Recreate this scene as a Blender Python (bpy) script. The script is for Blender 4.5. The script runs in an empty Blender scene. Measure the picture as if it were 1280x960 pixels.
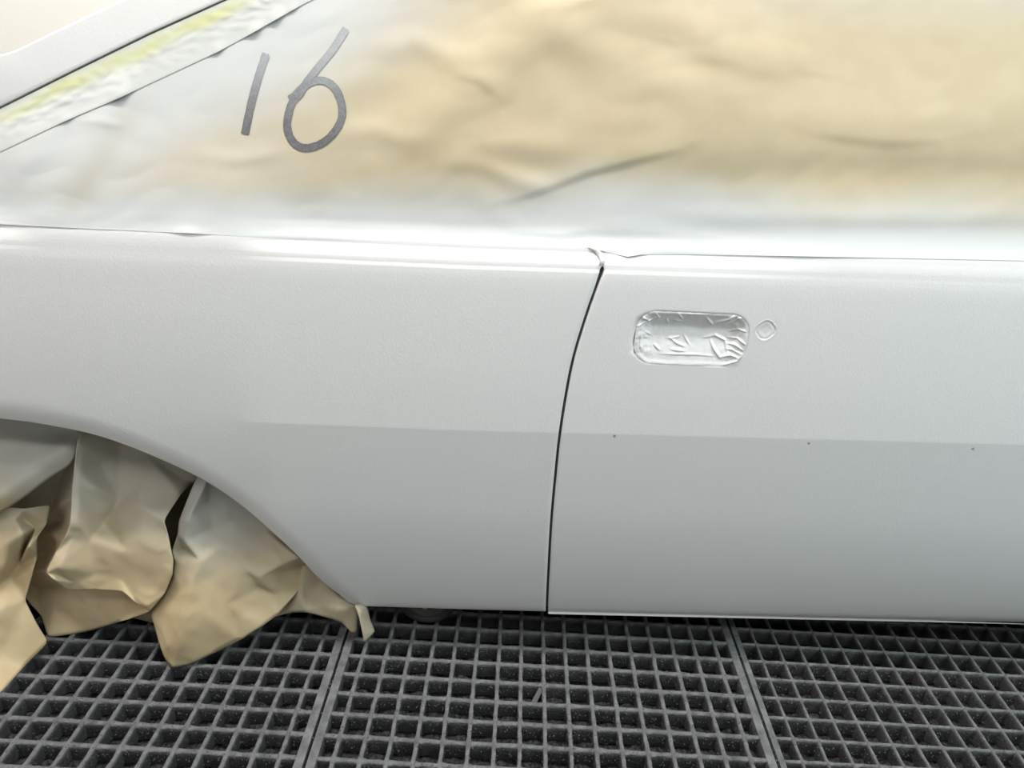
import bpy, bmesh, math, random
import numpy as np
from mathutils import Matrix, Vector, noise
from mathutils.geometry import delaunay_2d_cdt
random.seed(7)
SC = bpy.context.scene
COL = SC.collection

# ------------------------------------------------------------------ camera
F = 865.0                                    # focal length in pixels of a 1280 px wide frame
R = np.array([[9.98408776e-01, 2.36982873e-02, 5.11694017e-02],
              [5.63906833e-02, -4.18204568e-01, -9.06600811e-01],
              [-8.56089379e-05, 9.08043683e-01, -4.18875474e-01]])
CAM = np.array([0.2762572, -0.94248354, 0.95931662])
cd = bpy.data.cameras.new('camera'); cam = bpy.data.objects.new('camera', cd); COL.objects.link(cam)
cd.sensor_width = 36; cd.lens = F/1280*36; cd.clip_start = .02
m = Matrix.Identity(4)
for i in range(3):
    m[i][0] = R[0][i]; m[i][1] = -R[1][i]; m[i][2] = -R[2][i]; m[i][3] = CAM[i]
cam.matrix_world = m
SC.camera = cam

# ------------------------------------------------------------------ world, lamps, exposure
w = bpy.data.worlds.new('world'); SC.world = w; w.use_nodes = True
w.node_tree.nodes['Background'].inputs[0].default_value = (1, .98, .97, 1)
w.node_tree.nodes['Background'].inputs[1].default_value = .3
SC.view_settings.view_transform = 'Standard'; SC.view_settings.look = 'None'
SC.view_settings.gamma = 1; SC.view_settings.use_curve_mapping = False
SC.view_settings.exposure = 0.80
def lamp(name, x, y, z, sx, sy, power, col, rx=0, ry=0):
    l = bpy.data.lights.new(name, 'AREA'); l.shape = 'RECTANGLE'; l.size = sx; l.size_y = sy
    l.energy = power; l.color = col
    o = bpy.data.objects.new(name, l); COL.objects.link(o); o.location = (x, y, z)
    o.rotation_euler = (rx, ry, 0)
    return o
WHT = (1, .965, .93); BLU = (.76, .94, 1)
lamp('ceiling_lamp', -.0+.22, -.28, 2.72, 1.8, .30, 34.5, WHT)
lamp('ceiling_lamp', -2.75, -.42, 2.72, 1.2, .30, 20, WHT)
lamp('ceiling_lamp', 2.9, -.9, 2.72, 1.9, .30, 34, BLU)
lamp('ceiling_lamp', -.6, -1.9, 2.72, 2.6, .35, 13.5, WHT)
lamp('ceiling_lamp', 2.4, -1.9, 2.72, 2.6, .35, 16, BLU)
lamp('ceiling_lamp', -1.2, 1.5, 2.72, 2.6, .35, 29, WHT)
lamp('ceiling_lamp', 1.8, 1.5, 2.72, 2.6, .35, 27, WHT)

# ------------------------------------------------------------------ helpers
def tag(o, label=None, cat=None, group=None, kind=None):
    if label: o['label'] = label
    if cat: o['category'] = cat
    if group: o['group'] = group
    if kind: o['kind'] = kind
    return o
def empty(name, loc=(0, 0, 0)):
    o = bpy.data.objects.new(name, None); COL.objects.link(o); o.location = loc; o.empty_display_size = .05
    return o
def put(name, verts, faces, mat, parent=None, smooth=True, cols=None, data=None):
    me = data
    if me is None:
        me = bpy.data.meshes.new(name); me.from_pydata([tuple(map(float, v)) for v in verts], [], faces); me.update()
        if smooth: me.polygons.foreach_set('use_smooth', [True]*len(me.polygons))
        me.materials.append(mat)
        if cols is not None:
            a = me.color_attributes.new('spray', 'FLOAT_COLOR', 'POINT')
            a.data.foreach_set('color', np.asarray(cols, dtype=np.float32).ravel())
    o = bpy.data.objects.new(name, me); COL.objects.link(o)
    if parent is not None:
        o.parent = parent
        o.matrix_parent_inverse = Matrix.Translation(parent.location).inverted()
    return o
def gridfaces(nu, nv, flip=False):
    f = []
    for j in range(nv-1):
        for i in range(nu-1):
            a = j*nu+i; q = (a, a+1, a+nu+1, a+nu)
            f.append(q[::-1] if flip else q)
    return f
def boxes(lst):
    V, Fc = [], []
    for (x0, y0, z0, x1, y1, z1) in lst:
        b = len(V)
        V += [(x0,y0,z0),(x1,y0,z0),(x1,y1,z0),(x0,y1,z0),(x0,y0,z1),(x1,y0,z1),(x1,y1,z1),(x0,y1,z1)]
        Fc += [tuple(b+k for k in q) for q in ((0,3,2,1),(4,5,6,7),(0,1,5,4),(1,2,6,5),(2,3,7,6),(3,0,4,7))]
    return V, Fc
def lathe(prof, cx, cy, cz, n=40, a0=0, a1=2*math.pi):
    """profile of (radius, y) turned about an axis along Y"""
    V, Fc = [], []
    for (r, y) in prof:
        for k in range(n):
            a = a0+(a1-a0)*k/n
            V.append((cx+r*math.cos(a), cy+y, cz+r*math.sin(a)))
    for j in range(len(prof)-1):
        for k in range(n):
            k2 = (k+1) % n
            Fc.append((j*n+k, j*n+k2, (j+1)*n+k2, (j+1)*n+k))
    return V, Fc
def sst(a, b, x):
    t = min(1, max(0, (x-a)/(b-a))); return t*t*(3-2*t)
def pl(x, pts):
    return float(np.interp(x, [p[0] for p in pts], [p[1] for p in pts]))
def hermite(tab):
    xs = [p[0] for p in tab]; ys = [p[1] for p in tab]; n = len(xs)
    d = [(ys[i+1]-ys[i])/(xs[i+1]-xs[i]) for i in range(n-1)]
    mm = [d[0]]+[0 if d[i-1]*d[i] < 0 else (d[i-1]+d[i])/2 for i in range(1, n-1)]+[d[-1]]
    def f(x):
        if x <= xs[0]: return ys[0]+d[0]*(x-xs[0])
        if x >= xs[-1]: return ys[-1]+d[-1]*(x-xs[-1])
        i = 0
        while x > xs[i+1]: i += 1
        h = xs[i+1]-xs[i]; t = (x-xs[i])/h
        return (ys[i]*(2*t**3-3*t*t+1)+h*mm[i]*(t**3-2*t*t+t)+ys[i+1]*(3*t*t-2*t**3)+h*mm[i+1]*(t**3-t*t))
    return f
def nz(x, y, z=0.0, s=1.0): return noise.noise(Vector((x*s, y*s, z*s)))
def fbm(x, y, z=0.0, s=1.0, o=3):
    v = 0; a = 1
    for k in range(o): v += a*nz(x, y, z+k*3.1, s); a *= .5; s *= 2
    return v
# a sight line used to find where a thing seen in the photograph sits on a real surface
def ray(px, py):
    v = R.T @ np.array([(px-640)/F, (py-480)/F, 1.0]); return v
def at_y(px, py, Y):
    v = ray(px, py); return CAM+v*(Y-CAM[1])/v[1]
def on(px, py, fY, n=9):
    v = ray(px, py); Y = 0.0
    for k in range(n):
        p = CAM+v*(Y-CAM[1])/v[1]; Y = fY(p[0], p[2])
    return CAM+v*(Y-CAM[1])/v[1]
def segdist(px, py, pts):
    best = 1e9; bt = 0; L = 0; tot = sum(math.hypot(b[0]-a[0], b[1]-a[1]) for a, b in zip(pts, pts[1:]))
    for a, b in zip(pts, pts[1:]):
        dx, dy = b[0]-a[0], b[1]-a[1]; l2 = dx*dx+dy*dy; l = math.sqrt(l2)
        t = max(0, min(1, ((px-a[0])*dx+(py-a[1])*dy)/l2))
        ex, ey = px-a[0]-t*dx, py-a[1]-t*dy
        d = math.hypot(ex, ey)
        if d < best:
            best = d; bt = (L+t*l)/tot; sgn = 1 if dx*ey-dy*ex > 0 else -1
        L += l
    return best, bt, sgn

# ------------------------------------------------------------------ materials
def mat(name, col, rough=.5, metal=0, spec=.5):
    m = bpy.data.materials.new(name); m.use_nodes = True
    b = m.node_tree.nodes['Principled BSDF']
    b.inputs['Base Color'].default_value = (*col, 1); b.inputs['Roughness'].default_value = rough
    b.inputs['Metallic'].default_value = metal; b.inputs['Specular IOR Level'].default_value = spec
    return m, m.node_tree, b
def bump(nt, b, scale, strength, dist=.001, detail=3, prev=None):
    tc = nt.nodes.new('ShaderNodeTexCoord'); n = nt.nodes.new('ShaderNodeTexNoise'); bp = nt.nodes.new('ShaderNodeBump')
    n.inputs['Scale'].default_value = scale; n.inputs['Detail'].default_value = detail
    bp.inputs['Strength'].default_value = strength; bp.inputs['Distance'].default_value = dist
    nt.links.new(tc.outputs['Object'], n.inputs['Vector']); nt.links.new(n.outputs[0], bp.inputs['Height'])
    if prev: nt.links.new(prev.outputs[0], bp.inputs['Normal'])
    nt.links.new(bp.outputs[0], b.inputs['Normal'])
    return bp
def noisecol(nt, b, c1, c2, scale, lo=.35, hi=.65, detail=4):
    tc = nt.nodes.new('ShaderNodeTexCoord'); n = nt.nodes.new('ShaderNodeTexNoise'); r = nt.nodes.new('ShaderNodeValToRGB')
    n.inputs['Scale'].default_value = scale; n.inputs['Detail'].default_value = detail
    r.color_ramp.elements[0].position = lo; r.color_ramp.elements[1].position = hi
    r.color_ramp.elements[0].color = (*c1, 1); r.color_ramp.elements[1].color = (*c2, 1)
    nt.links.new(tc.outputs['Object'], n.inputs['Vector']); nt.links.new(n.outputs[0], r.inputs[0])
    nt.links.new(r.outputs[0], b.inputs['Base Color']); return r
PAINT, nt, b = mat('white_paint', (.75, .74, .738), .23)
bp = bump(nt, b, 330, .27, .0006, 2)
bump(nt, b, 900, .12, .0003, 1, bp)
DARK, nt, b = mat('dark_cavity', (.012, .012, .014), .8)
RUB, nt, b = mat('black_rubber', (.03, .028, .027), .7); bump(nt, b, 60, .3)
STEEL, nt, b = mat('worn_steel', (.35, .34, .32), .45, .9); bump(nt, b, 90, .2)
HUB, nt, b = mat('dusty_hub', (.07, .066, .06), .5, .3); bump(nt, b, 200, .4)
BOLT, nt, b = mat('bolt_steel', (.6, .6, .58), .3, 1)
JAMB, nt, b = mat('door_jamb_grey', (.10, .10, .11), .7)
WALL, nt, b = mat('cream_wall', (.76, .752, .70), .5); bump(nt, b, 8, .1)
GREYW, nt, b = mat('low_bounce_grey', (.30, .31, .31), .5); bump(nt, b, 8, .1)  # unseen front wall, made grey to cut bounce light on the lower body
CEIL, nt, b = mat('white_ceiling', (.8, .8, .77), .6); bump(nt, b, 8, .1)
GRATE, nt, b = mat('dusty_grate', (.14, .14, .14), .9, 0, .2)
rr_ = noisecol(nt, b, (.10, .10, .102), (.175, .177, .177), 45)
a = nt.nodes.new('ShaderNodeAttribute'); a.attribute_name = 'dust'      # pale dry overspray lies on the tops, the flanks stay dark
mx = nt.nodes.new('ShaderNodeMix'); mx.data_type = 'RGBA'; mx.inputs[6].default_value = (.050, .049, .050, 1)
sp = nt.nodes.new('ShaderNodeSeparateColor'); nt.links.new(a.outputs['Color'], sp.inputs[0]); nt.links.new(sp.outputs[0], mx.inputs[0])
nt.links.new(rr_.outputs[0], mx.inputs[7]); nt.links.new(mx.outputs[2], b.inputs['Base Color'])
bp = bump(nt, b, 240, .9, .003, 5)
FILT, nt, b = mat('filter_mat', (.05, .05, .055), .95, 0, .1)
noisecol(nt, b, (.018, .018, .019), (.075, .075, .078), 160)
bump(nt, b, 190, 1, .006, 5)
CRUMB, nt, b = mat('overspray_crumb', (.11, .11, .113), .9, 0, .2)
CONC, nt, b = mat('concrete', (.16, .16, .155), .85); noisecol(nt, b, (.12, .12, .118), (.2, .2, .19), 9)
bump(nt, b, 60, .3)
INK, nt, b = mat('marker_ink', (.05, .05, .06), .45)
a = nt.nodes.new('ShaderNodeAttribute'); a.attribute_name = 'spray'
mx = nt.nodes.new('ShaderNodeMix'); mx.data_type = 'RGBA'
mx.inputs[6].default_value = (.115, .108, .115, 1); mx.inputs[7].default_value = (.42, .43, .45, 1)
tc = nt.nodes.new('ShaderNodeTexCoord'); n = nt.nodes.new('ShaderNodeTexNoise'); n.inputs['Scale'].default_value = 900; n.inputs['Detail'].default_value = 2
ml = nt.nodes.new('ShaderNodeMath'); ml.operation = 'MULTIPLY_ADD'; ml.inputs[1].default_value = .7; ml.inputs[2].default_value = -.35
ad = nt.nodes.new('ShaderNodeMath'); ad.operation = 'ADD'; ad.use_clamp = True
sp = nt.nodes.new('ShaderNodeSeparateColor')
nt.links.new(tc.outputs['Object'], n.inputs['Vector']); nt.links.new(n.outputs[0], ml.inputs[0]); nt.links.new(ml.outputs[0], ad.inputs[0])
nt.links.new(a.outputs['Color'], sp.inputs[0]); nt.links.new(sp.outputs[0], ad.inputs[1]); nt.links.new(ad.outputs[0], mx.inputs[0])
nt.links.new(mx.outputs[2], b.inputs['Base Color'])
def kraft(name, tan, tan2, spray, rough):
    """kraft paper: 'spray' red channel = how much white overspray landed on it, green = yellow tint"""
    M, nt, b = mat(name, tan, rough, 0, .35)
    r = noisecol(nt, b, tan, tan2, 22, .3, .7)
    a = nt.nodes.new('ShaderNodeAttribute'); a.attribute_name = 'spray'
    sp = nt.nodes.new('ShaderNodeSeparateColor'); nt.links.new(a.outputs['Color'], sp.inputs[0])
    mx = nt.nodes.new('ShaderNodeMix'); mx.data_type = 'RGBA'; mx.inputs[7].default_value = (*spray, 1)
    nt.links.new(r.outputs[0], mx.inputs[6]); nt.links.new(sp.outputs[0], mx.inputs[0])
    my = nt.nodes.new('ShaderNodeMix'); my.data_type = 'RGBA'; my.inputs[7].default_value = (.47, .48, .26, 1)
    nt.links.new(mx.outputs[2], my.inputs[6]); nt.links.new(sp.outputs[1], my.inputs[0])
    mz = nt.nodes.new('ShaderNodeMix'); mz.data_type = 'RGBA'; mz.inputs[7].default_value = (.70, .71, .705, 1)   # blue: fully painted over
    nt.links.new(my.outputs[2], mz.inputs[6]); nt.links.new(sp.outputs[2], mz.inputs[0])
    nt.links.new(mz.outputs[2], b.inputs['Base Color'])
    bump(nt, b, 420, .12, .0006, 3)
    return M
KRAFT = kraft('kraft_paper_window', (.49, .405, .265), (.52, .44, .295), (.57, .58, .58), .6)
KRAFTW = kraft('kraft_paper_wheel', (.47, .365, .215), (.51, .40, .245), (.47, .465, .44), .55)
TAPE = kraft('sprayed_tape', (.50, .51, .44), (.53, .53, .46), (.51, .52, .515), .4)
WTAPE = PAINT

# ------------------------------------------------------------------ the room
RX0, RX1, RY0, RY1, RZ = -3.4, 4.2, -3.0, 2.4, 2.8
def slab(name, x0, y0, z0, x1, y1, z1, M, parent=None):
    V, Fc = boxes([(x0, y0, z0, x1, y1, z1)]); o = put(name, V, Fc, M, parent, smooth=False)
    if parent is None: o['kind'] = 'structure'
    return o
slab('wall_back', RX0, RY1, -.1, RX1, RY1+.1, RZ, WALL)
slab('wall_front', RX0, RY0-.1, -.1, RX1, RY0, RZ, GREYW)
slab('wall_left', RX0-.1, RY0, -.1, RX0, RY1, RZ, WALL)
slab('wall_right', RX1, RY0, -.1, RX1+.1, RY1, RZ, WALL)
slab('ceiling', RX0, RY0, RZ, RX1, RY1, RZ+.1, CEIL)
P = .04                                         # pitch of the grating
GX0, GX1, GY0, GY1 = -36*P, 54*P, -22*P, 14*P
V, Fc = boxes([(RX0, RY0, -.08, RX1, GY0, 0), (RX0, GY1, -.08, RX1, RY1, 0), (RX0, GY0, -.08, GX0, GY1, 0), (GX1, GY0, -.08, RX1, GY1, 0)])
fl = put('floor', V, Fc, CONC, smooth=False); fl['kind'] = 'structure'
# filter mat in the pit under the grates
nx, ny = 480, 130; V = []
for j in range(ny):
    for i in range(nx):
        x = -1.4+3.3*i/(nx-1); y = GY0+.1+(GY1-GY0-.1)*j/(ny-1)
        V.append((x, y, -.036+.010*fbm(x, y, 0, 38, 3)))
fm = put('filter_mat', V, gridfaces(nx, ny), FILT, fl); fm['label'] = 'dark grey paint filter mat crusted with dry overspray'
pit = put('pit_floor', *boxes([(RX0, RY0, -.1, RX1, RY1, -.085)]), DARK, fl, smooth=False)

# ------------------------------------------------------------------ grates
def barmesh(name, length, width, depth, seed, along):
    """one crusty bar of the grating; its top edges are ragged with dried overspray"""
    n = int(length/.008)+1; V, Fc = [], []
    prof = [(-.42, -depth), (-.44, -.011), (-.48, -.0045), (-.44, -.0008), (0, 0), (.44, -.0008), (.48, -.0045), (.44, -.011), (.42, -depth)]
    D = [.0, .12, .6, 1, 1, 1, .6, .12, .0]; cols = []
    for i in range(n):
        s = length*i/(n-1)
        for k, (u, z) in enumerate(prof):
            ww = width*(1+.30*nz(s, seed*7.3+(k > 4)*5, 0, 70)+.32*nz(s, seed*3.3+(k > 4)*9, 0, 200))
            off = .0006*nz(s, seed*1.7, 4, 14)
            # fillets where bars cross
            ph = (s/P) % 1; ph = min(ph, 1-ph)
            ww *= 1+.55*math.exp(-(ph/.11)**2)
            zz = z+(.0007*nz(s, u*3, seed, 150) if z > -.01 else 0)
            V.append((u*ww+off, s, zz) if along == 'y' else (s, u*ww+off, zz)); cols.append((min(1, max(0, D[k]+(.35*nz(s, u+seed, 2, 90) if D[k] < 1 else 0))), 0, 0, 1))
    c = len(prof)
    for i in range(n-1):
        for k in range(c-1):
            a = i*c+k; q = (a, a+1, a+c+1, a+c)
            Fc.append(q if along == 'x' else q[::-1])
    me = bpy.data.meshes.new(name); me.from_pydata(V, [], Fc); me.update()
    me.polygons.foreach_set('use_smooth', [True]*len(me.polygons)); me.materials.append(GRATE)
    a = me.color_attributes.new('dust', 'FLOAT_COLOR', 'POINT'); a.data.foreach_set('color', np.asarray(cols, dtype=np.float32).ravel())
    return me
LEN_Y = GY1-GY0; LEN_X = 18*P-.005
LB = {'wide': [barmesh('long_bar', LEN_Y, (.0068), .030, s, 'y') for s in range(5)],
      'thin': [barmesh('long_bar', LEN_Y, (.0042), .030, s+20, 'y') for s in range(5)]}
CB = {'wide': [barmesh('cross_bar', LEN_X, (.0068), .031, s+40, 'x') for s in range(5)],
      'thin': [barmesh('cross_bar', LEN_X, (.0048), .031, s+60, 'x') for s in range(5)]}
def child(name, me, parent, dx, dy, dz):
    o = bpy.data.objects.new(name, me); COL.objects.link(o); o.parent = parent; o.location = (dx, dy, dz); return o
def grate(x0, kind, label):
    g = empty('floor_grate', (x0, GY0, 0)); tag(g, label, 'floor grate')
    for i in range(1, 18):
        child('long_bar', LB[kind][(i*3+int(x0*10)) % 5], g, i*P, 0, 0)
    for j in range(1, 36):
        child('cross_bar', CB[kind][(j*2+int(x0*7)) % 5], g, .0025, j*P, -.0004)
    fw = .0157 if kind == 'wide' else .012
    V, Fc = boxes([(.0025, .0025, -.032, fw, LEN_Y-.0025, .0003), (18*P-fw, .0025, -.032, 18*P-.0025, LEN_Y-.0025, .0003),
                   (fw, .0025, -.032, 18*P-fw, fw, .0003), (fw, LEN_Y-fw, -.032, 18*P-fw, LEN_Y-.0025, .0003)])
    me = bpy.data.meshes.new('frame'); me.from_pydata(V, [], Fc); me.materials.append(GRATE)
    a = me.color_attributes.new('dust', 'FLOAT_COLOR', 'POINT'); a.data.foreach_set('color', np.array([(1. if v[2] > -.01 else 0., 0, 0, 1) for v in V], dtype=np.float32).ravel())
    child('frame', me, g, 0, 0, 0)
    return g
grate(-18*P, 'wide', 'dusty grey steel floor grate under the wheel arch, leftmost grate in view')
grate(0, 'wide', 'dusty grey steel floor grate under the door gap, the middle one')
g_ = grate(-36*P, 'wide', 'dusty grey steel floor grate further left, beyond the hanging masking paper')
grate(18*P, 'thin', 'thin-barred dark grey floor grate under the door, rightmost grate in view')
# crumbs of dry overspray lying on the bars and down in the cells
V, Fc = [], []
for k in range(9000):
    x = random.uniform(-.6, 1.3); y = random.uniform(-.32, .02); r = random.uniform(.0005, .0017)
    u = (x/P) % 1; u2 = (y/P) % 1
    edge = min(u, 1-u, u2, 1-u2)
    z = r*.4 if edge < .07 else -random.uniform(.004, .024)
    if edge >= .07:   # stick to a bar's side
        if random.random() < .6: y = (math.floor(y/P)+1)*P-.0048
        else: x = (math.floor(x/P)+random.choice([.10, .90]))*P
    b0 = len(V)
    for q in ((1,0,-.6),(-.5,.87,-.6),(-.5,-.87,-.6),(.3,.1,1),(-.6,.3,.5)):
        V.append((x+q[0]*r*random.uniform(.6,1.3), y+q[1]*r*random.uniform(.6,1.3), z+q[2]*r*.8))
    Fc += [(b0,b0+2,b0+1),(b0,b0+1,b0+3),(b0+1,b0+4,b0+3),(b0+1,b0+2,b0+4),(b0+2,b0+3,b0+4),(b0+2,b0,b0+3)]
cr = put('overspray_crumbs', V, Fc, CRUMB, smooth=False)
tag(cr, 'grey crumbs of dry overspray stuck on the floor grates', 'dust', kind='stuff')
# a loose flake caught in one cell
fx, fy = 8.72*P, -2.42*P
V = [(fx-.012, fy-.010, -.020), (fx-.003, fy-.013, -.018), (fx+.010, fy+.010, -.004), (fx+.003, fy+.013, -.004),
     (fx-.012, fy-.0095, -.0212), (fx-.003, fy-.0125, -.0192), (fx+.010, fy+.0105, -.0052), (fx+.003, fy+.0135, -.0052)]
fk = put('dust_flake', V, [(0,1,2,3),(7,6,5,4),(0,4,5,1),(1,5,6,2),(2,6,7,3),(3,7,4,0)], CRUMB, smooth=False)
tag(fk, 'pale flat flake of dried overspray caught in a cell of the middle grate', 'flake')

# ------------------------------------------------------------------ car body surface
T = math.tan(math.radians(1.9))
def zb(x): return .7075+(.0165*(x-.2) if x > .2 else .003*(x-.2))
LOW = hermite([(-.70, -.05), (-.645, -.018), (-.628, -.003), (-.60, .0075), (-.55, .0195), (-.50, .0285), (-.42, .0375), (-.33, .0425), (-.24, .046)])
UPP = hermite([(-.24, .046), (-.17, .0436), (-.1, .0402), (-.04, .0365), (-.01, .0340), (0, .0325)])
SMO = hermite([(-.70, -.05), (-.645, -.018), (-.628, -.004), (-.60, .006), (-.55, .0165), (-.45, .029), (-.35, .038), (-.26, .0425), (-.17, .0425), (-.1, .0402), (-.04, .0365), (-.01, .0340), (0, .0325)])
SHO = [(0, .0325), (.003, .0305), (.0045, .0302), (.0095, .0296), (.011, .0288), (.016, .0255), (.021, .0210), (.0235, .0190), (.025, .0186), (.0295, .0180), (.031, .0170), (.033, .0155), (.034, .0150), (.040, .0112), (.05, .0062), (.07, .0), (.60, -.138)]
SHL = [(0, .0325), (.02, .0292), (.034, .0248), (.05, .0185), (.07, .0105), (.10, -.0015), (.14, -.0165), (.18, -.0288), (.60, -.138)]
SHLH = None
ARCH = [(-1.12, .08), (-1.08, .16), (-1.02, .235), (-.95, .31), (-.88, .37), (-.80, .415), (-.72, .443), (-.64, .458), (-.56, .4605), (-.4802, .4525), (-.412, .445), (-.3331, .4282), (-.2554, .3942), (-.1771, .3443), (-.1097, .2745), (-.0635, .2126), (-.0285, .147), (.0026, .1011), (.012, .0835)]
AH = hermite(ARCH); SHLH = hermite(SHL)
ARF = [(x, AH(x)) for x in np.linspace(-1.12, .012, 90)]
def body(x, z):
    t = z-zb(x)
    if t > 0:
        o = pl(t, SHO)
        k = max(sst(.0, -.12, x)*(1-.6*sst(-.34, -.42, x)), .85*sst(.50, .72, x))
        if k > 0: o = o*(1-k)+k*SHLH(t)
    else:
        s = sst(-.15, -.07, x-.25*max(0, -.24-t)*0)
        o = SMO(t)
        if s > 0: o = o*(1-s)+s*(LOW(t) if t < -.24 else UPP(t))
    if x < .08 and z < .56:
        d = segdist(x, z, ARF)[0]
        if d < .035: o -= .0062*(1-d/.035)**2
    return T*(x-.28)-o
GAP = [(.0, .363), (.079, .3612), (.1037, .3592), (.2143, .3538), (.3105, .3506), (.429, .3503), (.5113, .3534), (.5886, .3609), (.6616, .3757), (.700, .3855), (.716, .3890), (.724, .3885), (.735, .381), (.76, .372), (.8, .37)]
GH = hermite(GAP)
def gap(z, side):
    wdt = .0029 if z < .69 else (.0029+.0008*sst(.69, .71, z) if z < .714 else .0037-.0031*sst(.714, .720, z))
    return GH(z)+side*wdt
car = empty('car', (.2, .5, 0))
tag(car, 'white sprayed car side with quarter panel and door, masked for painting', 'car')
ZBOT = .0795
def zlow_q(x): return max(AH(x), ZBOT+.003) if -1.12 < x < .012 else ZBOT+.003
def panel_rows(zl, zc, x):
    """heights up a column: bottom edge, crease, belt and shoulder mouldings"""
    rows = [zl+(zc-.0015-zl)*k/46 for k in range(47)]+[zc]
    z0 = zb(x)
    rows += [zc+.0015+(z0-.012-zc-.0015)*k/30 for k in range(31)]
    rows += [z0-.012+.012*k/6 for k in range(1, 7)]
    rows += [z0+t for t, _ in SHO[1:-1] for _ in (0,)]
    rows += [z0+.1]
    return rows
def with_edges(G, left, right, lip=0):
    """returned flanges round a pressed panel: G[j][i] are points; the bottom, and a side, fold inward"""
    nj = len(G)
    def off(row, dx, dy, dz): return [(p[0]+dx, p[1]+dy, p[2]+dz) for p in row]
    b = G[0]
    if lip: G = [off(b, 0, .016, -.0035), off(b, 0, -lip, -.0035), off(b, 0, -lip-.0004, -.0028), off(b, 0, -lip, -.0018), off(b, 0, .0002, -.0008)]+G
    else: G = [off(b, 0, .016, -.0012), off(b, 0, .0022, -.0014), off(b, 0, .0006, -.0009)]+G
    out = []
    for row in G:
        r = list(row)
        if right: p = r[-1]; r += [(p[0]+.0006, p[1]+.0005, p[2]), (p[0]+.0009, p[1]+.002, p[2]), (p[0]+.0006, p[1]+.014, p[2])]
        if left: p = r[0]; r = [(p[0]-.0006, p[1]+.014, p[2]), (p[0]-.0009, p[1]+.002, p[2]), (p[0]-.0006, p[1]+.0005, p[2])]+r
        out.append(r)
    return out
# quarter panel
us = list(np.linspace(0, .45, 40))+list(np.linspace(.45, 1, 130))[1:]
XL = -1.15; G = None; cols = []
for u in us:
    x = XL+u*(.36-XL)
    base = panel_rows(zlow_q(x), zb(x)-.24, x); col = []
    for j in range(len(base)):
        xx = x; zz = base[j]
        for it in range(5):
            xx = XL+u*(gap(zz, -1)-XL); zz = panel_rows(zlow_q(xx), zb(xx)-.24, xx)[j] if it < 4 else zz
        col.append((xx, body(xx, zz), zz))
    cols.append(col)
G = [[cols[i][j] for i in range(len(us))] for j in range(len(cols[0]))]
G = with_edges(G, False, True)
q = put('quarter_panel', [p for r in G for p in r], gridfaces(len(G[0]), len(G)), PAINT, car)
# door, with its sunken handle recess and lock hole
C0 = on(864, 424, body); CL = on(957, 413, body)
HW, HH, HR = .0785, .0375, .027
def sdr(x, z, cx, cz, hw, hh, r):
    a, c = abs(x-cx)-hw+r, abs(z-cz)-hh+r
    return math.hypot(max(a, 0), max(c, 0))+min(max(a, c), 0)-r
def recess(x, z, depth=.026):
    d = sdr(x-.0, z+(x-C0[0])*.0, C0[0], C0[2], HW, HH, HR)
    return depth*sst(.001, -.012, d) if d < .001 else 0
def lock(x, z):
    d = math.hypot(x-CL[0], z-CL[2]); return .006*sst(.0125, .0105, d)
def frange(a, b, s):
    n = max(1, int(round((b-a)/s))); return [a+(b-a)*k/n for k in range(n)]
xs = frange(.3535, .40, .004)+frange(.40, C0[0]-HW-.006, .006)+frange(C0[0]-HW-.006, CL[0]+.016, .0025)+frange(CL[0]+.016, 1.45, .010)+[1.45]
XR = 1.45
cols = []
zr0, zr1 = C0[2]-HH-.006, C0[2]+HH+.006
for x in xs:
    u = (x-.3535)/(XR-.3535); zc = zb(x)-.24; z0 = zb(x)
    rows = frange(ZBOT, zc-.0015, .009)[:44]
    rows = [ZBOT+(zc-.0015-ZBOT)*k/44 for k in range(45)]+[zc]
    rows += [zc+.0015+(zr0-zc-.0015)*k/8 for k in range(8)]
    rows += [zr0+(zr1-zr0)*k/36 for k in range(36)]
    rows += [zr1+(z0-.012-zr1)*k/12 for k in range(13)]
    rows += [z0-.012+.012*k/6 for k in range(1, 7)]+[z0+t for t, _ in SHO[1:-1]]+[z0+.1]
    col = []
    for z in rows:
        xx = XR-(1-u)*(XR-gap(z, 1))
        dy = 0
        if C0[0]-HW-.01 < xx < CL[0]+.02 and zr0 <= z <= zr1: dy = recess(xx, z)+lock(xx, z)
        col.append((xx, body(xx, z)+dy, z))
    cols.append(col)
G = with_edges([[cols[i][j] for i in range(len(xs))] for j in range(len(cols[0]))], True, False, .0020)
door = put('door', [p for r in G for p in r], gridfaces(len(G[0]), len(G)), PAINT, car)
for k, (px, py) in enumerate([(768, 545), (1011, 554), (1216, 561)]):
    p = on(px, py, body)
    V, Fc = lathe([(.0001, .0002), (.0010, .0), (.0018, -.0002), (.0021, .0004)], p[0], p[1], p[2], 14)
    put('screw_hole', V, Fc, DARK, door, smooth=True)
# jamb strip seen through the shut line
V, n = [], 60
for k in range(n):
    z = .085+(.74-.085)*k/(n-1); x = GH(z); y = body(x, z)+.010
    V += [(x-.016, y+.002, z), (x-.004, y, z), (x+.004, y, z), (x+.016, y+.002, z)]
put('door_jamb', V, gridfaces(4, n), JAMB, car)
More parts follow.
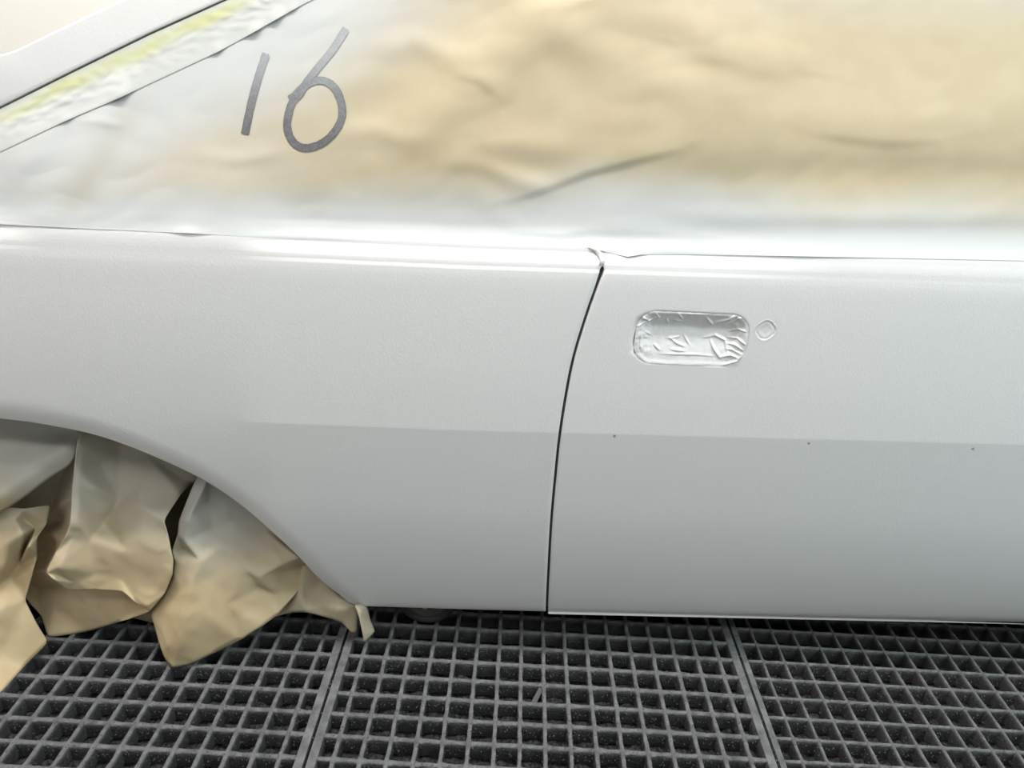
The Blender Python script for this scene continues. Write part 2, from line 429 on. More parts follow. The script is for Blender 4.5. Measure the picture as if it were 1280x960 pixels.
# sill under the door, underbody, wheel housing
V = []; xs2 = np.linspace(-.01, 1.45, 60)
for z, dy in ((ZBOT+.012, .012), (ZBOT-.002, .012), (ZBOT-.006, .016), (ZBOT-.008, .03), (ZBOT-.006, .09)):
    for x in xs2: V.append((x, T*(x-.28)+dy+.004, z+(.0 if x > .36 else .0035)))
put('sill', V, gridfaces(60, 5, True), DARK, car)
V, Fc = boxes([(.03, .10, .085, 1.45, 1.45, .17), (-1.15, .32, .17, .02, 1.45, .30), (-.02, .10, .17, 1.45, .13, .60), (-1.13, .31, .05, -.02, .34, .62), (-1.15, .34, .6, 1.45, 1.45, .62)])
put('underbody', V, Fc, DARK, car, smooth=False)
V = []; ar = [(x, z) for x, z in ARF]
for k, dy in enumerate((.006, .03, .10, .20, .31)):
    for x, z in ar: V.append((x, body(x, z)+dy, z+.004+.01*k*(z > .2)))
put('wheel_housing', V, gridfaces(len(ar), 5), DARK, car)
# greenhouse: panel behind the paper, pillar band beyond the shut line, roof
def fgh(x, z): return body(x, z)
def l1(py): return (0+(135-py)*280/135.0)              # shut line of the tailgate in the photo
V = []; ys = np.linspace(-120, 330, 40); 
for zz in np.linspace(.75, 1.19, 24):
    xlo = -.405+(zz-.90)*2.48
    for k in range(40):
        x = xlo+(1.45-xlo)*k/39; V.append((x, body(x, zz)+.007, zz))
put('window_frame', V, gridfaces(40, 24), PAINT, car)
L1P = [(-285, 262), (-150, 203), (0, 134), (92, 88), (186, 42), (280, 0), (420, -64), (560, -128)]
L0P = [(-330, 130), (-150, 86), (0, 68), (14, 65), (42, 52), (66, 40), (150, 0), (290, -66), (430, -128)]
V = []; n = 90
def along(P_, t):
    L = [0]
    for a, c in zip(P_, P_[1:]): L.append(L[-1]+math.hypot(c[0]-a[0], c[1]-a[1]))
    s = t*L[-1]; return float(np.interp(s, L, [p[0] for p in P_])), float(np.interp(s, L, [p[1] for p in P_]))
ws = [0, 0, .006, .02, .1, .25, .4, .55, .7, .92, .975, .986, .993, 1.0, 1.0, 1.0]
dys = [.014, .002, .0004, 0, 0, 0, 0, 0, 0, 0, 0, .0004, .0016, .009, .016, .05]
for wv, dy in zip(ws, dys):
    for k in range(n):
        t = k/(n-1); a = along(L1P, t); c = along(L0P, t)
        z1 = on(a[0], a[1], fgh, 5)[2]
        p = on(a[0]*(1-wv)+c[0]*wv, a[1]*(1-wv)+c[1]*wv, lambda x, z: body(x, z)-.29*(z-z1))
        V.append((p[0], p[1]-.002+dy, p[2]-(.006 if dy > .04 else 0)))
put('rear_pillar', V, gridfaces(n, len(ws)), PAINT, car)
V, Fc = boxes([(.62, .19, 1.19, 1.45, 1.35, 1.21)])
put('roof', V, Fc, PAINT, car, smooth=False)
V = []
for dy in (.045, .2, .7, 1.2):                      # hatch behind the pillar, falling away to the far side
    for k in range(n):
        c = along(L0P, k/(n-1)); a = along(L1P, k/(n-1)); z1 = on(a[0], a[1], fgh, 5)[2]
        p = on(c[0], c[1], lambda x, z: body(x, z)-.29*(z-z1)); V.append((p[0], p[1]+dy, p[2]-.006-.10*dy))
put('tailgate', V, gridfaces(n, 4), PAINT, car)
V, Fc = boxes([(-1.15, .03, .66, -.40, 1.42, .70), (-1.16, .03, .12, -1.13, 1.42, .70)])
put('rear_deck', V, Fc, PAINT, car, smooth=False)

# ------------------------------------------------------------------ window masking paper
BOT = [(-300, 268), (-100, 275), (0, 280.5), (110, 286), (235, 291.5), (370, 299), (560, 304), (700, 307), (742, 310), (760, 316), (785, 321), (800, 318.5), (850, 318), (980, 320), (1130, 323), (1280, 326), (1560, 331)]
TOPL = [(-300, 330), (0, 186), (80, 148), (150, 118), (270, 62), (300, 46), (372, 5), (520, -68), (700, -150), (760, -170), (1560, -170)]
# folds of the paper: (polyline, height m, half-width px, one-sided?)
FOLDS = [([(632, 252), (690, 232), (735, 214), (800, 198), (856, 184)], .0038, 9, 1),
         ([(640, 290), (700, 294), (735, 290), (790, 291), (900, 296)], .0032, 6, 1),
         ([(480, 62), (520, 52), (560, 70), (600, 74)], .004, 16, 0),
         ([(430, 165), (470, 160), (500, 172), (530, 170)], .0035, 14, 0),
         ([(560, 208), (600, 180), (650, 178), (720, 186)], .0045, 20, 0),
         ([(560, 205), (600, 206), (640, 222), (690, 238)], .0035, 12, 0),
         ([(570, 92), (600, 100), (625, 122)], .0025, 9, 1),
         ([(150, 125), (120, 160), (100, 205), (85, 245)], .0070, 26, 0),
         ([(60, 155), (45, 190), (10, 225)], .0050, 20, 0),
         ([(1010, 162), (1060, 170), (1110, 176), (1180, 172)], .0030, 16, 1),
         ([(860, 60), (930, 78), (985, 88)], .0050, 34, 1),
         ([(250, 195), (300, 200), (360, 190)], .0020, 10, 0),
         ([(770, 12), (850, 30), (930, 62), (1000, 84)], .004, 26, 0),
         ([(105, 150), (128, 152), (150, 158)], .0016, 5, 0),
         ([(672, 10), (720, 2), (760, -8)], .0025, 10, 0)]
B0 = hermite([(-400, .004), (-200, .004), (0, .012), (80, .017), (150, .024), (185, .021), (225, .0105), (252, .0075), (272, .0055), (288, .0008), (298, .0002), (320, 0), (500, 0)])
B1 = hermite([(-400, 0), (-200, .0), (0, .008), (100, .013), (165, .0145), (225, .0105), (262, .0045), (285, .0008), (300, 0), (500, 0)])
def paper_h(px, py):
    h = 0.0
    # broad bellying of the sheet
    r = sst(520, 900, px)
    b0 = B0(py); b1 = B1(py)
    h += .62*(b0*r+b1*(1-r))
    # diagonal valley from the upper middle down to the left
    d, t, s = segdist(px, py, [(760, -60), (600, 35), (520, 120), (455, 215)])
    h += (.0055*math.exp(-((d*(-s)-46)/44)**2) - .003*math.exp(-((d*s-30)/44)**2))*sst(230, 120, py)*sst(.98, .85, t)
    d, t, s = segdist(px, py, [(640, -40), (760, 50), (880, 85), (1000, 95)])
    h += .0035*math.exp(-((d*s-24)/34)**2)*sst(1080, 960, px)*sst(.99, .8, t)
    k = sst(300, 270, py)*sst(0, 40, py-pl(px, TOPL))
    for P_, hh, wd, one in FOLDS:
        x0 = min(p[0] for p in P_)-4*wd; x1 = max(p[0] for p in P_)+4*wd
        y0 = min(p[1] for p in P_)-4*wd; y1 = max(p[1] for p in P_)+4*wd
        if not (x0 < px < x1 and y0 < py < y1): continue
        d, t, s = segdist(px, py, P_)
        e = math.sin(math.pi*min(1, max(0, .04+t*.92)))**.6
        if one: g = math.exp(-(d/(wd*(.45 if s > 0 else 2.2)))**2)
        else: g = math.exp(-(d/wd)**2)
        h += .62*hh*e*g
    h += k*(.0011*fbm(px, py*1.3, 1.0, .008, 2)+.0009*abs(nz(px+py*.5, py*1.4, 3.0, .017)))
    # lower edge lifts in a few spots
    eb = pl(px, BOT)-py
    for (cx, wd, hh) in ((235, 20, .0020), (792, 14, .0030), (1010, 60, .0010), (745, 9, .002)):
        h += hh*math.exp(-((px-cx)/wd)**2)*math.exp(-(eb/7)**2)
    et = py-pl(px, TOPL)
    for (cx, wd, hh) in ((83, 8, .003), (146, 12, .004), (272, 7, .003), (318, 10, .0035), (345, 9, .003), (366, 6, .002)):
        if abs(px-cx) < 4*wd: h += hh*math.exp(-((px-cx)/wd)**2)*math.exp(-(et/6)**2)*0
    return h
def spray_amt(px, py):
    """overspray: white near the belt and the rear corner, bare kraft in the middle"""
    n = .5*fbm(px, py, 5.0, .006, 3)
    yb = pl(px, [(0, 200), (120, 225), (330, 235), (600, 240), (760, 222), (1000, 255), (1300, 262)])
    s = sst(yb-38+40*n, yb+46+20*n, py)
    d = (py-pl(px, TOPL))
    s2 = sst(190+60*n, 40, d)*sst(700, 380, px)*.95
    s3 = sst(250, 90, px)*.45*(1-.5*n)
    s3 += .40*sst(560, 200, px)
    s3 += .30*sst(60, -20, py)*sst(700, 1100, px)
    d2, t, q_ = segdist(px, py, [(155, 122), (95, 190), (60, 262)])
    st = .45*math.exp(-(((px-(150-(py-120)*.62))-26)/20)**2)*sst(110, 160, py)
    v = max(s, s2, min(.8, s3))-st*.45
    return min(1, max(.0, v))
def paperpt(px, py, lift=.0012):
    e0 = .0001+.0005*sst(700, 790, px); l = e0+(lift-e0)*sst(0, 22, pl(px, BOT)-py)
    return on(px, py, lambda x, z: body(x, z)-l-paper_h(px, py))
V, Cc = [], []
PX = list(np.arange(-300, 1561, 5.0)); NV = 110
for j in range(NV):
    v = j/(NV-1); v = 1-(1-v)**1.25 if False else v
    for px in PX:
        yt, yb = pl(px, TOPL), pl(px, BOT); yt = min(yt, yb-1.0)
        py = yt+(yb-yt)*v
        V.append(paperpt(px, py)); s = spray_amt(px, py); Cc.append((s, 0, sst(34, 5, yb-py), 1))
wp = put('masking_paper', V, gridfaces(len(PX), NV, True), KRAFT, None, cols=Cc)
tag(wp, 'brown masking paper over the car side window, misted white, marked 16 by hand', 'masking paper')
# handwritten number
def stroke(name, pts, wid, parent, seed):
    # resample a Catmull-Rom curve and lay a flat ribbon on the sheet
    P_ = [pts[0]]+pts+[pts[-1]]; C = []
    for i in range(1, len(P_)-2):
        p0, p1, p2, p3 = P_[i-1:i+3]
        for k in range(14):
            t = k/14; C.append(tuple(.5*((2*p1[a])+(-p0[a]+p2[a])*t+(2*p0[a]-5*p1[a]+4*p2[a]-p3[a])*t*t+(-p0[a]+3*p1[a]-3*p2[a]+p3[a])*t**3) for a in (0, 1)))
    C.append(pts[-1]); V, Cc = [], []; n = len(C); K = 7
    for i, c in enumerate(C):
        a = C[max(0, i-1)]; b_ = C[min(n-1, i+1)]; tx, ty = b_[0]-a[0], b_[1]-a[1]; l = math.hypot(tx, ty)
        nx_, ny_ = -ty/l, tx/l; ww = wid*(.5+.05*nz(i*.3, seed)+.02*nz(i*1.7, seed+3))
        if i == 0 or i == n-1: ww *= .8
        for k in range(K):
            u = -1+2*k/(K-1); x, y = c[0]+nx_*u*ww, c[1]+ny_*u*ww
            if i in (0,): x -= tx/l*(2*nz(k*1.9, seed, 1)); y -= ty/l*(2.5+3*nz(k*2.7, seed, 2))
            V.append(paperpt(x, y, .0017+.0001*seed))
            sp_ = .85*sst(175, 30, y)+.08+.12*nz(x*.2, y*.2)-(.12 if abs(u) > .7 else 0)
            Cc.append((min(1, max(0, sp_)), 0, 0, 1))
    o = put(name, V, gridfaces(K, n), INK, parent, cols=Cc); return o
stroke('handwritten_digit', [(332, 69), (322, 100), (314, 130), (306, 168)], 10.2, wp, 1)['label'] = 'grey marker digit 1'
stroke('handwritten_digit', [(432, 37), (416, 62), (398, 84), (384, 102), (375, 117), (366, 127), (361, 141), (359, 158), (364, 174), (374, 183), (387, 184.5), (404, 178), (418, 165), (427, 148), (427, 130), (420, 112), (408, 102), (394, 101), (380, 108), (369, 119), (362, 124)], 9.8, wp, 2)['label'] = 'grey marker digit 6'

# strip of tape between the paper and the shut line
V, Cc = [], []; TP = [(-330, 344)]+TOPL[1:]
n = 150; nw = 24
TA = [(-255, 250), (0, 136.4), (92, 90.4), (186, 44.4), (280, 2), (420, -60), (540, -116)]
TB = [(-165, 271), (0, 190), (80, 152), (150, 122), (270, 66), (300, 50), (374, 8), (520, -64), (640, -118)]
for j in range(nw):
    wv = j/(nw-1)
    for k in range(n):
        t = k/(n-1); a = along(TA, t); c = along(TB, t)
        px, py = a[0]*(1-wv)+c[0]*wv, a[1]*(1-wv)+c[1]*wv
        h = (.0022*abs(nz(px*1.0, py*1.5, 2, .05))+.0016*abs(nz(px*.7+py, py*1.5-px*.4, 5, .07)))*math.sin(math.pi*min(1, wv*1.1)) + .001*math.exp(-((wv-.42)/.08)**2)*max(0, nz(px, py, 0, .03))
        h += .0035*math.exp(-((px-150)/16)**2-((wv-.75)/.22)**2)
        ek = min(1, max(0, (wv-.05)/.9))
        for (cx, wd, hh) in ((83, 8, .002), (150, 10, .004), (272, 7, .0025), (318, 9, .004), (345, 9, .004), (366, 6, .002)):
            if abs(px-cx) < 4*wd: h += hh*math.exp(-((px-cx)/wd)**2)*sst(.7, 1, wv)
        lf = .0006+ek*(.0012+(paper_h(px, py+3) if ek > 0 else 0))
        V.append(on(px, py, lambda x, z: body(x, z)-lf-h))
        g = math.exp(-((wv-.22-.10*nz(px, 0, 0, .02))/.17)**2)*(.45+.4*nz(px, py, 7, .02)+.3*math.exp(-((px-130)/60)**2)+.2*math.exp(-((px-240)/70)**2))
        Cc.append((.9-.2*g, min(1, max(0, g*1.25)), 0, 1))
tp = put('masking_tape', V, gridfaces(n, nw, True), TAPE, None, cols=Cc)
tag(tp, 'crinkled pale tape strip with yellow-green overspray along the rear pillar', 'tape')

# ------------------------------------------------------------------ tape over the door handle recess
def px2(px, py): p = on(px, py, body); return p[0], p[2]
WR = [([(814, 394), (808, 399), (803, 395)], .0018, 1.0), ([(797, 408), (806, 404), (818, 401)], .002, 1.0), ([(801, 396), (812, 402), (820, 398)], .0018, .9),
      ([(820, 392), (824, 398), (822, 401)], .0018, .8), ([(803, 408), (801, 420), (800, 436)], .0016, 1.1), ([(806, 415), (815, 421)], .0015, 1.2),
      ([(834, 400), (836, 406)], .0018, .8), ([(848, 393), (854, 400)], .0022, 1.0), ([(842, 402), (854, 404)], .0012, .9), ([(884, 399), (892, 408)], .0025, 1.1),
      ([(896, 405), (910, 401), (921, 394)], .0024, 1.1), ([(912, 408), (924, 398), (932, 397)], .002, .9), ([(914, 417), (924, 413), (932, 415)], .0024, .9),
      ([(911, 424), (922, 424), (931, 431)], .0024, .9), ([(910, 431), (919, 432), (928, 438)], .0022, .9), ([(908, 437), (916, 438), (925, 443)], .002, .9), ([(907, 411), (915, 400)], .002, .9),
      ([(883, 424), (895, 421), (907, 427), (910, 445)], .0026, 1.3), ([(889, 428), (893, 438), (900, 448)], .0028, 1.4), ([(902, 447), (912, 444), (922, 448)], .003, 1.2),
      ([(838, 424), (846, 430), (855, 434)], .0020, 1.0), ([(836, 425), (850, 423)], .0016, 1.0), ([(856, 421), (862, 432)], .0018, 1.1), ([(818, 432), (824, 438)], .0018, 1.1), ([(840, 438), (856, 440)], .0014, 1.0),
      ([(826, 443), (870, 444), (895, 446)], .0010, 1.2), ([(812, 455), (850, 457), (880, 458)], .0012, 1.3), ([(905, 456), (920, 452), (927, 446)], .0022, 1.2), ([(848, 392), (880, 393)], .0008, 1.2)]
DP = hermite([(-1.3, 0), (-1, .0002), (-.88, .0010), (-.5, .0030), (.1, .0080), (.35, .0096), (.62, .0062), (.9, .0014), (1, 0), (1.3, 0)])
nx, nz_ = 270, 150; V = []
for j in range(nz_):
    for i in range(nx):
        px = 786+158*i/(nx-1); py = 382+84*j/(nz_-1)
        x, z = px2(px, py)
        d = sdr(x, z, C0[0], C0[2], HW, HH, HR)
        # the tape sags into the hollow: steep under the top edge, shallow ramp to the bottom
        vz = (z-C0[2])/HH
        dep = DP(vz)
        dep *= sst(.0, .024, HW-abs(x-C0[0])) if d < 0 else 0
        dep *= sst(.0005, -.006, d)
        h = 0
        edge = sst(.004, -.003, d)
        for P_, hh, wd in WR:
            if min(p[0] for p in P_)-7 < px < max(p[0] for p in P_)+7 and min(p[1] for p in P_)-7 < py < max(p[1] for p in P_)+7:
                dd, t, s = segdist(px, py, P_)
                h += .85*hh*math.exp(-(dd/(wd*(.75 if s > 0 else 1.7)))**2)*math.sin(math.pi*(.12+.76*t))
        e2 = math.exp(-((abs(x-C0[0])-HW+.012)/.010)**2)
        h += edge*(.0002+.0010*e2)*fbm(px, py, 2.0, .14, 2)+edge*.0004*fbm(px, py, 9, .06, 2)
        y = body(x, z)-.00008+dep-h*edge
        V.append((x, y, z))
def trimmed(V, faces, keep):
    fs = [f for f in faces if all(keep[i] for i in f)]; used = sorted({i for f in fs for i in f}); mp = {u: k for k, u in enumerate(used)}
    return [V[u] for u in used], [tuple(mp[i] for i in f) for f in fs]
ht = put('masking_tape', *trimmed(V, gridfaces(nx, nz_, True), [sdr(v[0], v[2], C0[0], C0[2], HW, HH, HR) < .0010 for v in V]), WTAPE)
tag(ht, 'wrinkled tape painted white, sunk into the door handle recess', 'tape')
nx = 44; V = []
for j in range(nx):
    for i in range(nx):
        x = CL[0]-.019+.038*i/(nx-1); z = CL[2]-.019+.038*j/(nx-1)
        a = math.atan2(z-CL[2], x-CL[0])
        rr = .0128*(1+.10*abs(math.cos(2*a))+.05*nz(math.cos(a)*2, math.sin(a)*2, 4))
        d = math.hypot(x-CL[0], z-CL[2])-rr
        dep = .0009*sst(.0004, -.0009, d)-.0004*math.exp(-((d-.0010)/.0008)**2)*sst(-.3, .5, math.sin(a))
        dep -= .0005*math.exp(-((d+.004)/.003)**2)
        V.append((x, body(x, z)-.00015+dep, z))
kt = put('masking_tape', *trimmed(V, gridfaces(nx, nx), [math.hypot(v[0]-CL[0], v[2]-CL[2]) < .0165 for v in V]), WTAPE)
tag(kt, 'small round painted patch of tape over the lock hole beside the handle recess', 'tape')
# folded corner of tape at the head of the shut line
V = []; cs = [(739, 308), (744, 311.5), (749, 317), (753, 323), (752, 330)]
for k, (a, c) in enumerate(cs):
    for u in (-1, -.4, .3, 1):
        p = on(a+u*3.0, c-u*1.4, body); V.append((p[0], p[1]-.0014-.0022*math.exp(-((u-.3)/.4)**2)+.0006*k*0, p[2]))
sc = put('masking_tape', V, gridfaces(4, 5), WTAPE)
sc.modifiers.new('s', 'SOLIDIFY').thickness = .0005
tag(sc, 'tiny curled scrap of tape at the top of the door gap', 'tape')

# ------------------------------------------------------------------ wheel arch masking paper
def crumple(name, outline, inner, folds, parent, sub=4, seed=0, rag=.0022, spray=None, smooth=3):
    """outline/inner: (px, py, Y) points of a sheet; folds: pairs of indices creased into it"""
    pts = outline+inner; n = len(outline)
    v2 = [Vector((p[0], p[1])) for p in pts]
    r_ = delaunay_2d_cdt(v2, list(folds), [list(range(n))], 1, 1e-4)
    vs, fs, orig = r_[0], r_[2], r_[3]
    bm = bmesh.new(); L = []
    for i, v in enumerate(vs):
        o_ = orig[i]
        Y = pts[o_[0]][2] if o_ else 0
        p = at_y(v.x, v.y, Y)
        if p[2] < .0015:
            rv = ray(v.x, v.y); p = CAM+rv*(.0015-CAM[2])/rv[2]
        L.append(bm.verts.new(p))
    for f in fs:
        try: bm.faces.new([L[i] for i in f])
        except ValueError: pass
    bmesh.ops.triangulate(bm, faces=bm.faces)
    bmesh.ops.subdivide_edges(bm, edges=bm.edges[:], cuts=sub, use_grid_fill=True)
    for it in range(smooth):
        new = {}
        for v in bm.verts:
            if v.is_boundary: 
                nb = [e.other_vert(v).co for e in v.link_edges if e.is_boundary]
            else: nb = [e.other_vert(v).co for e in v.link_edges]
            a = Vector((0, 0, 0))
            for q_ in nb: a += q_
            new[v] = v.co.lerp(a/len(nb), .5)
        for v, c in new.items(): v.co = c
    bmesh.ops.recalc_face_normals(bm, faces=bm.faces)
    bm.normal_update()
    cols = []
    for v in bm.verts:
        c = v.co
        rd = max(0, 1-abs(nz(c.x+seed, c.y, c.z, 13))*3.2)*.8+max(0, 1-abs(nz(c.x, c.y+seed, c.z, 27))*4)*.35
        k = .3 if v.is_boundary else 1
        c.y += k*(-rag*max(0, rd)*1.1 + rag*.7*fbm(c.x, c.y+seed, c.z, 11, 3))
        if c.z < .001: c.z = .001
        cols.append((min(1, max(0, spray(c.x, c.y, c.z)+.15*nz(c.x, c.y, c.z, 9))), 0, 0, 1))
    me = bpy.data.meshes.new(name); bm.to_mesh(me); bm.free()
    me.polygons.foreach_set('use_smooth', [True]*len(me.polygons)); me.materials.append(KRAFTW)
    a = me.color_attributes.new('spray', 'FLOAT_COLOR', 'POINT'); a.data.foreach_set('color', np.asarray(cols, dtype=np.float32).ravel())
    o = bpy.data.objects.new(name, me); COL.objects.link(o); o.parent = parent; o.matrix_parent_inverse = Matrix.Translation(parent.location).inverted()
    s_ = o.modifiers.new('thick', 'SOLIDIFY'); s_.thickness = .0005; s_.offset = 0
    return o
wm = empty('wheel_masking_paper', (-.3, 0, 0))
tag(wm, 'crumpled brown masking paper stuffed in the wheel arch, hanging to the floor grate', 'masking paper')
spr = lambda x, y, z: sst(.16, .40, z)*.95
# upper-left sheet with the soft rolled lower edge
crumple('paper_sheet', [(-130, 500, .03), (0, 505, .03), (60, 512, .03), (104, 524, .03), (100, 545, .015), (94, 572, -.005), (85, 584, -.010), (62, 597, -.02), (30, 622, -.035), (0, 641, -.045), (-60, 668, -.05), (-130, 690, -.05)],
        [(0, 560, .0), (45, 545, .015), (60, 572, -.018), (20, 603, -.045), (0, 618, -.055), (-60, 640, -.06), (-60, 570, -.01), (84, 560, -.006), (75, 540, .025)], [], wm, 5, 1, .0015, lambda x, y, z: sst(.25, .37, z)*.9, 6)
# large middle sheet
mid_o = [(99, 520, .035), (150, 530, .05), (205, 552, .06), (262, 585, .06), (262, 600, .07), (240, 604, .045), (226, 618, .02), (205, 650, -.03), (211, 672, -.035), (217, 700, -.045), (216, 718, -.05), (206, 742, -.055), (186, 765, -.05),
         (150, 777, -.045), (110, 789, -.035), (60, 797, -.03), (52, 770, -.02), (30, 745, -.012), (26, 712, .0), (-40, 690, .02), (-60, 640, .02), (30, 590, .03), (84, 560, .035)]
mid_i = [(103, 548, -.020), (97, 575, -.036), (92, 620, -.052), (89, 656, -.062), (80, 672, -.068), (58, 714, -.075), (68, 723, -.080), (84, 737, -.050), (118, 737, -.055), (154, 738, -.060), (185, 762, -.062),
         (150, 625, -.005), (112, 600, -.002), (118, 565, .022), (115, 640, -.012), (180, 600, .025), (190, 570, .05), (160, 690, -.045), (100, 690, -.035), (120, 660, -.02), (200, 700, -.055), (180, 650, -.025), (145, 655, -.012),
         (75, 600, .028), (62, 640, .015), (45, 660, .01), (48, 700, .0), (60, 690, .008), (20, 650, .0), (0, 640, .01), (76, 650, .018), (70, 760, -.045), (110, 760, -.048), (50, 735, -.01), (130, 715, -.052)]
mid_o = [(p[0], p[1], p[2]+.012) for p in mid_o]
mid_i = [(p[0], p[1], p[2]+(.045 if i < 11 else .03)) for i, p in enumerate(mid_i)]
fo = [(98, 518, .01), (150, 528, .045), (205, 552, .06), (262, 583, .06), (250, 600, .055), (240, 604, .045), (226, 618, .015), (205, 650, -.035), (211, 672, -.042), (217, 700, -.052), (216, 718, -.058), (206, 742, -.062), (187, 764, -.066),
      (172, 754, -.064), (154, 739, -.062), (118, 737, -.060), (85, 737, -.068), (68, 724, -.085), (58, 714, -.080), (70, 690, -.070), (82, 670, -.064), (88, 656, -.058), (90, 620, -.046), (93, 585, -.034), (97, 550, -.018)]
fi = [(104, 560, -.014), (100, 600, -.034), (97, 650, -.054), (90, 672, -.058), (75, 708, -.084), (70, 716, -.078), (125, 580, .012), (118, 640, -.022), (112, 676, -.044), (130, 655, -.010), (150, 625, .004), (180, 600, .022), (185, 570, .045), (150, 570, .035),
      (160, 690, -.048), (190, 650, -.030), (200, 700, -.052), (150, 722, -.052), (184, 757, -.070), (166, 742, -.058), (195, 735, -.058), (120, 715, -.052), (95, 728, -.064), (175, 630, -.012), (150, 650, -.018)]
nf = len(fo)
crumple('paper_sheet', fo, fi, [(nf, nf+1), (nf+1, nf+2), (nf+2, nf+3), (nf+3, nf+4), (nf+7, nf+8), (nf+8, nf+4), (nf+9, nf+10), (nf+8, nf+9), (nf+18, nf+19), (nf+18, nf+20)], wm, 7, 12, .0024, lambda x, y, z: sst(.10, .36, z)*.6, 2)
no = len(mid_o)
crumple('paper_sheet', mid_o, mid_i, [(no+1, no+2), (no+2, no+3), (no+3, no+4), (no+4, no+5), (no+5, no+6), (no+6, no+7), (no+7, no+8), (no+8, no+9), (no+9, no+10), (no, no+1)], wm, 7, 2, .0026, lambda x, y, z: sst(.10, .36, z)*.45, 2)
# right-hand sheet
ro = [(255, 578, .035), (300, 600, .035), (345, 640, .03), (380, 680, .02), (392, 700, .015), (384, 706, .01), (376, 735, .0), (347, 768, -.03), (330, 781, -.045), (300, 800, -.06), (270, 815, -.072), (236, 831, -.085), (216, 835, -.09),
      (207, 825, -.085), (198, 800, -.072), (189, 768, -.055), (205, 745, -.05), (216, 722, -.045), (218, 700, -.035), (215, 688, -.030), (222, 668, -.028), (224, 650, -.020), (240, 610, .0)]
ri = [(262, 594, .004), (252, 615, -.014), (236, 648, -.030), (228, 684, -.022), (232, 676, -.036), (262, 625, .005), (265, 660, -.005), (285, 680, -.018), (306, 714, -.030), (300, 650, .015), (330, 660, .02), (322, 690, -.008), (352, 705, -.018), (371, 697, -.022),
      (355, 712, -.006), (324, 722, -.030), (325, 735, -.020), (345, 742, -.012), (250, 700, -.045), (228, 770, -.078), (255, 765, -.070), (285, 755, -.050), (305, 772, -.050), (240, 730, -.058), (275, 720, -.042), (290, 620, .02), (225, 806, -.088), (212, 800, -.082)]
no = len(ro)
crumple('paper_sheet', ro, ri, [(no, no+1), (no+1, no+2), (no+7, no+8), (no+12, no+13), (no+4, no+3), (no+15, no+8), (no+12, no+11)], wm, 7, 3, .0024, lambda x, y, z: sst(.10, .30, z)*.9, 1)
# lower-left flap
lo = [(-130, 600, -.01), (0, 632, -.02), (30, 636, -.015), (63, 631, .005), (58, 655, -.01), (46, 672, -.03), (47, 694, -.035), (40, 720, -.045), (31, 750, -.055), (44, 775, -.065), (60, 803, -.075), (30, 833, -.10), (0, 867, -.13), (-60, 900, -.16), (-130, 900, -.16)]
li = [(18, 650, -.03), (10, 680, -.05), (4, 708, -.06), (24, 706, -.025), (44, 660, -.012), (0, 760, -.085), (20, 780, -.08), (-40, 760, -.09), (-40, 690, -.06), (0, 820, -.11), (28, 668, -.045), (30, 650, -.012), (12, 722, -.035), (35, 683, -.05)]
no = len(lo)
crumple('paper_sheet', lo, li, [(no, no+1), (no+1, no+2), (no+3, no+4), (no+10, no+13)], wm, 7, 4, .0026, lambda x, y, z: sst(.16, .42, z)*.7, 2)
crumple('paper_sheet', [(170, 560, .09), (300, 575, .09), (330, 640, .08), (320, 740, .05), (250, 790, .02), (150, 770, .02), (150, 660, .08)], [(220, 640, .10), (235, 690, .08), (200, 720, .05), (260, 640, .07)], [], wm, 5, 8, .002, lambda x, y, z: .05, 2)  # backing sheet added behind the opening between sheets so it reads dark
crumple('paper_sheet', [(-110, 505, .05), (-100, 600, .04), (-95, 720, .02), (-110, 860, -.06), (-210, 840, -.06), (-300, 880, -.07), (-400, 790, .0), (-420, 640, .05), (-360, 540, .05), (-240, 505, .05)],
        [(-200, 560, .02), (-180, 650, -.02), (-260, 620, -.03), (-240, 740, -.05), (-330, 700, -.01), (-160, 760, -.03), (-290, 800, -.06), (-320, 600, .03)], [(10, 12), (12, 13), (13, 16)], wm, 6, 14, .0024, lambda x, y, z: sst(.16, .40, z)*.8, 2)
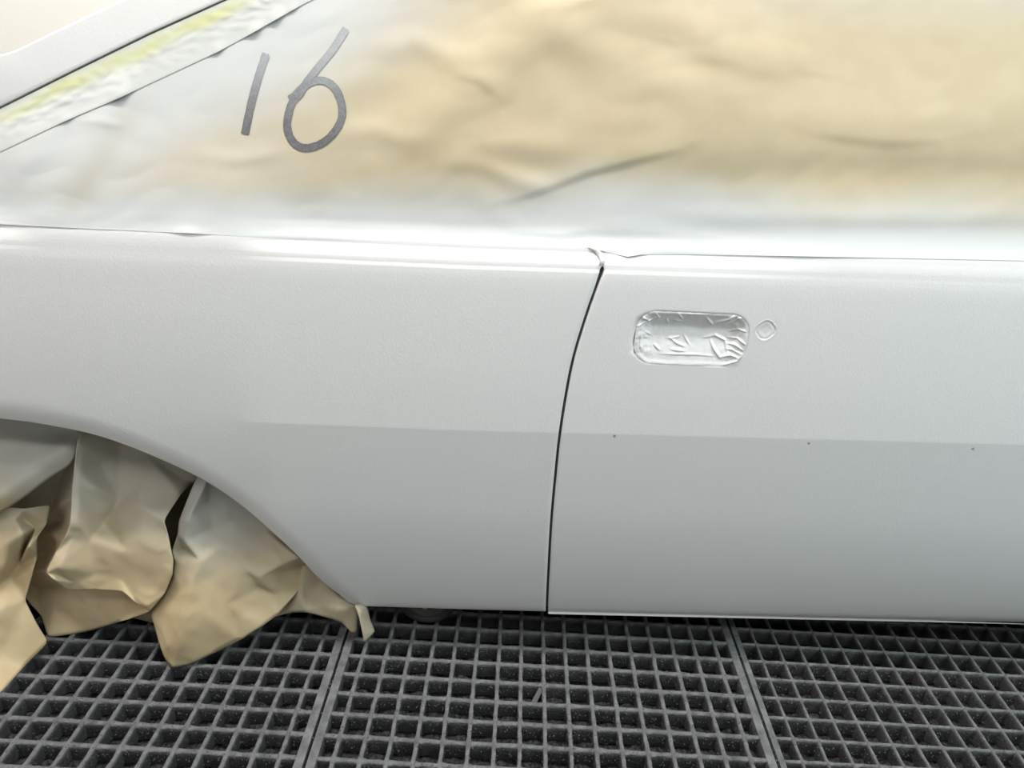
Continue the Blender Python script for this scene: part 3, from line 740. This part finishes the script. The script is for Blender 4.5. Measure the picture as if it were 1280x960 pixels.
# strip running to the arch's lower corner
so = [(372, 685, .015), (392, 690, .015), (404, 722, .01), (420, 742, .005), (440, 752, .005), (447, 757, .003), (446, 790, -.012), (440, 791, -.012), (428, 778, -.010), (405, 771, -.008), (383, 765, -.008), (360, 766, -.010), (338, 773, -.005), (352, 745, .02)]
si = [(378, 720, -.002), (385, 748, .005), (375, 745, -.010), (400, 755, -.004), (422, 762, -.012)]
crumple('paper_sheet', so, si, [], wm, 4, 5, .0012, lambda x, y, z: .25, 2)
co = [(437, 754, -.012), (449, 757, -.014), (456, 757, -.010), (464, 781, -.016), (468, 790, -.022), (462, 797, -.032), (455, 803, -.036), (452, 791, -.030), (444, 762, -.020), (440, 790, -.012), (435, 785, -.010), (428, 765, -.006)]
co = [(443, 756, -.020), (450, 755, -.012), (459, 757, .0), (463, 775, -.004), (469, 789, -.008), (462, 797, -.020), (455, 803, -.032), (453, 791, -.034), (449, 772, -.030)]
crumple('paper_curl', co, [(451, 765, -.026), (458, 790, -.026)], [], wm, 4, 6, .0004, lambda x, y, z: .35, 1)

# ------------------------------------------------------------------ dolly caster under the sill
hub = at_y(533, 767, .045)
dol = empty('car_dolly', (hub[0], .08, 0)); tag(dol, 'dark rubber-tyred dolly wheel peeking out below the quarter panel', 'dolly')
cx, cz = hub[0]+.0, .056; cy = .040
V, Fc = lathe([(.038, .004), (.040, .0), (.050, .001), (.0545, .005), (.056, .012), (.056, .028), (.0545, .035), (.050, .039), (.02, .039)], cx, cy, cz, 56)
put('tyre', V, Fc, RUB, dol)
V, Fc = lathe([(.0005, .004), (.012, .003), (.014, .008), (.028, .010), (.034, .004), (.0385, .001), (.0405, .004)], cx, cy, cz, 48)
put('wheel_hub', V, Fc, HUB, dol)
V, Fc = lathe([(.0003, -.014), (.0048, -.014), (.0056, -.012), (.0056, -.006), (.010, -.0058), (.0105, -.004), (.0105, .003)], cx, cy, cz, 6)
put('bolt', V, Fc, BOLT, dol, smooth=False)
V, Fc = boxes([(cx-.012, cy-.004, cz-.008, cx+.012, cy-.001, .120), (cx-.012, cy+.041, cz-.008, cx+.012, cy+.044, .120), (cx-.03, cy-.004, .117, cx+.03, cy+.044, .121)])
put('fork', V, Fc, STEEL, dol, smooth=False)
V, Fc = boxes([(cx-.05, cy+.062, .05, cx+.05, .72, .0845)])
put('dolly_beam', V, Fc, JAMB, dol, smooth=False)
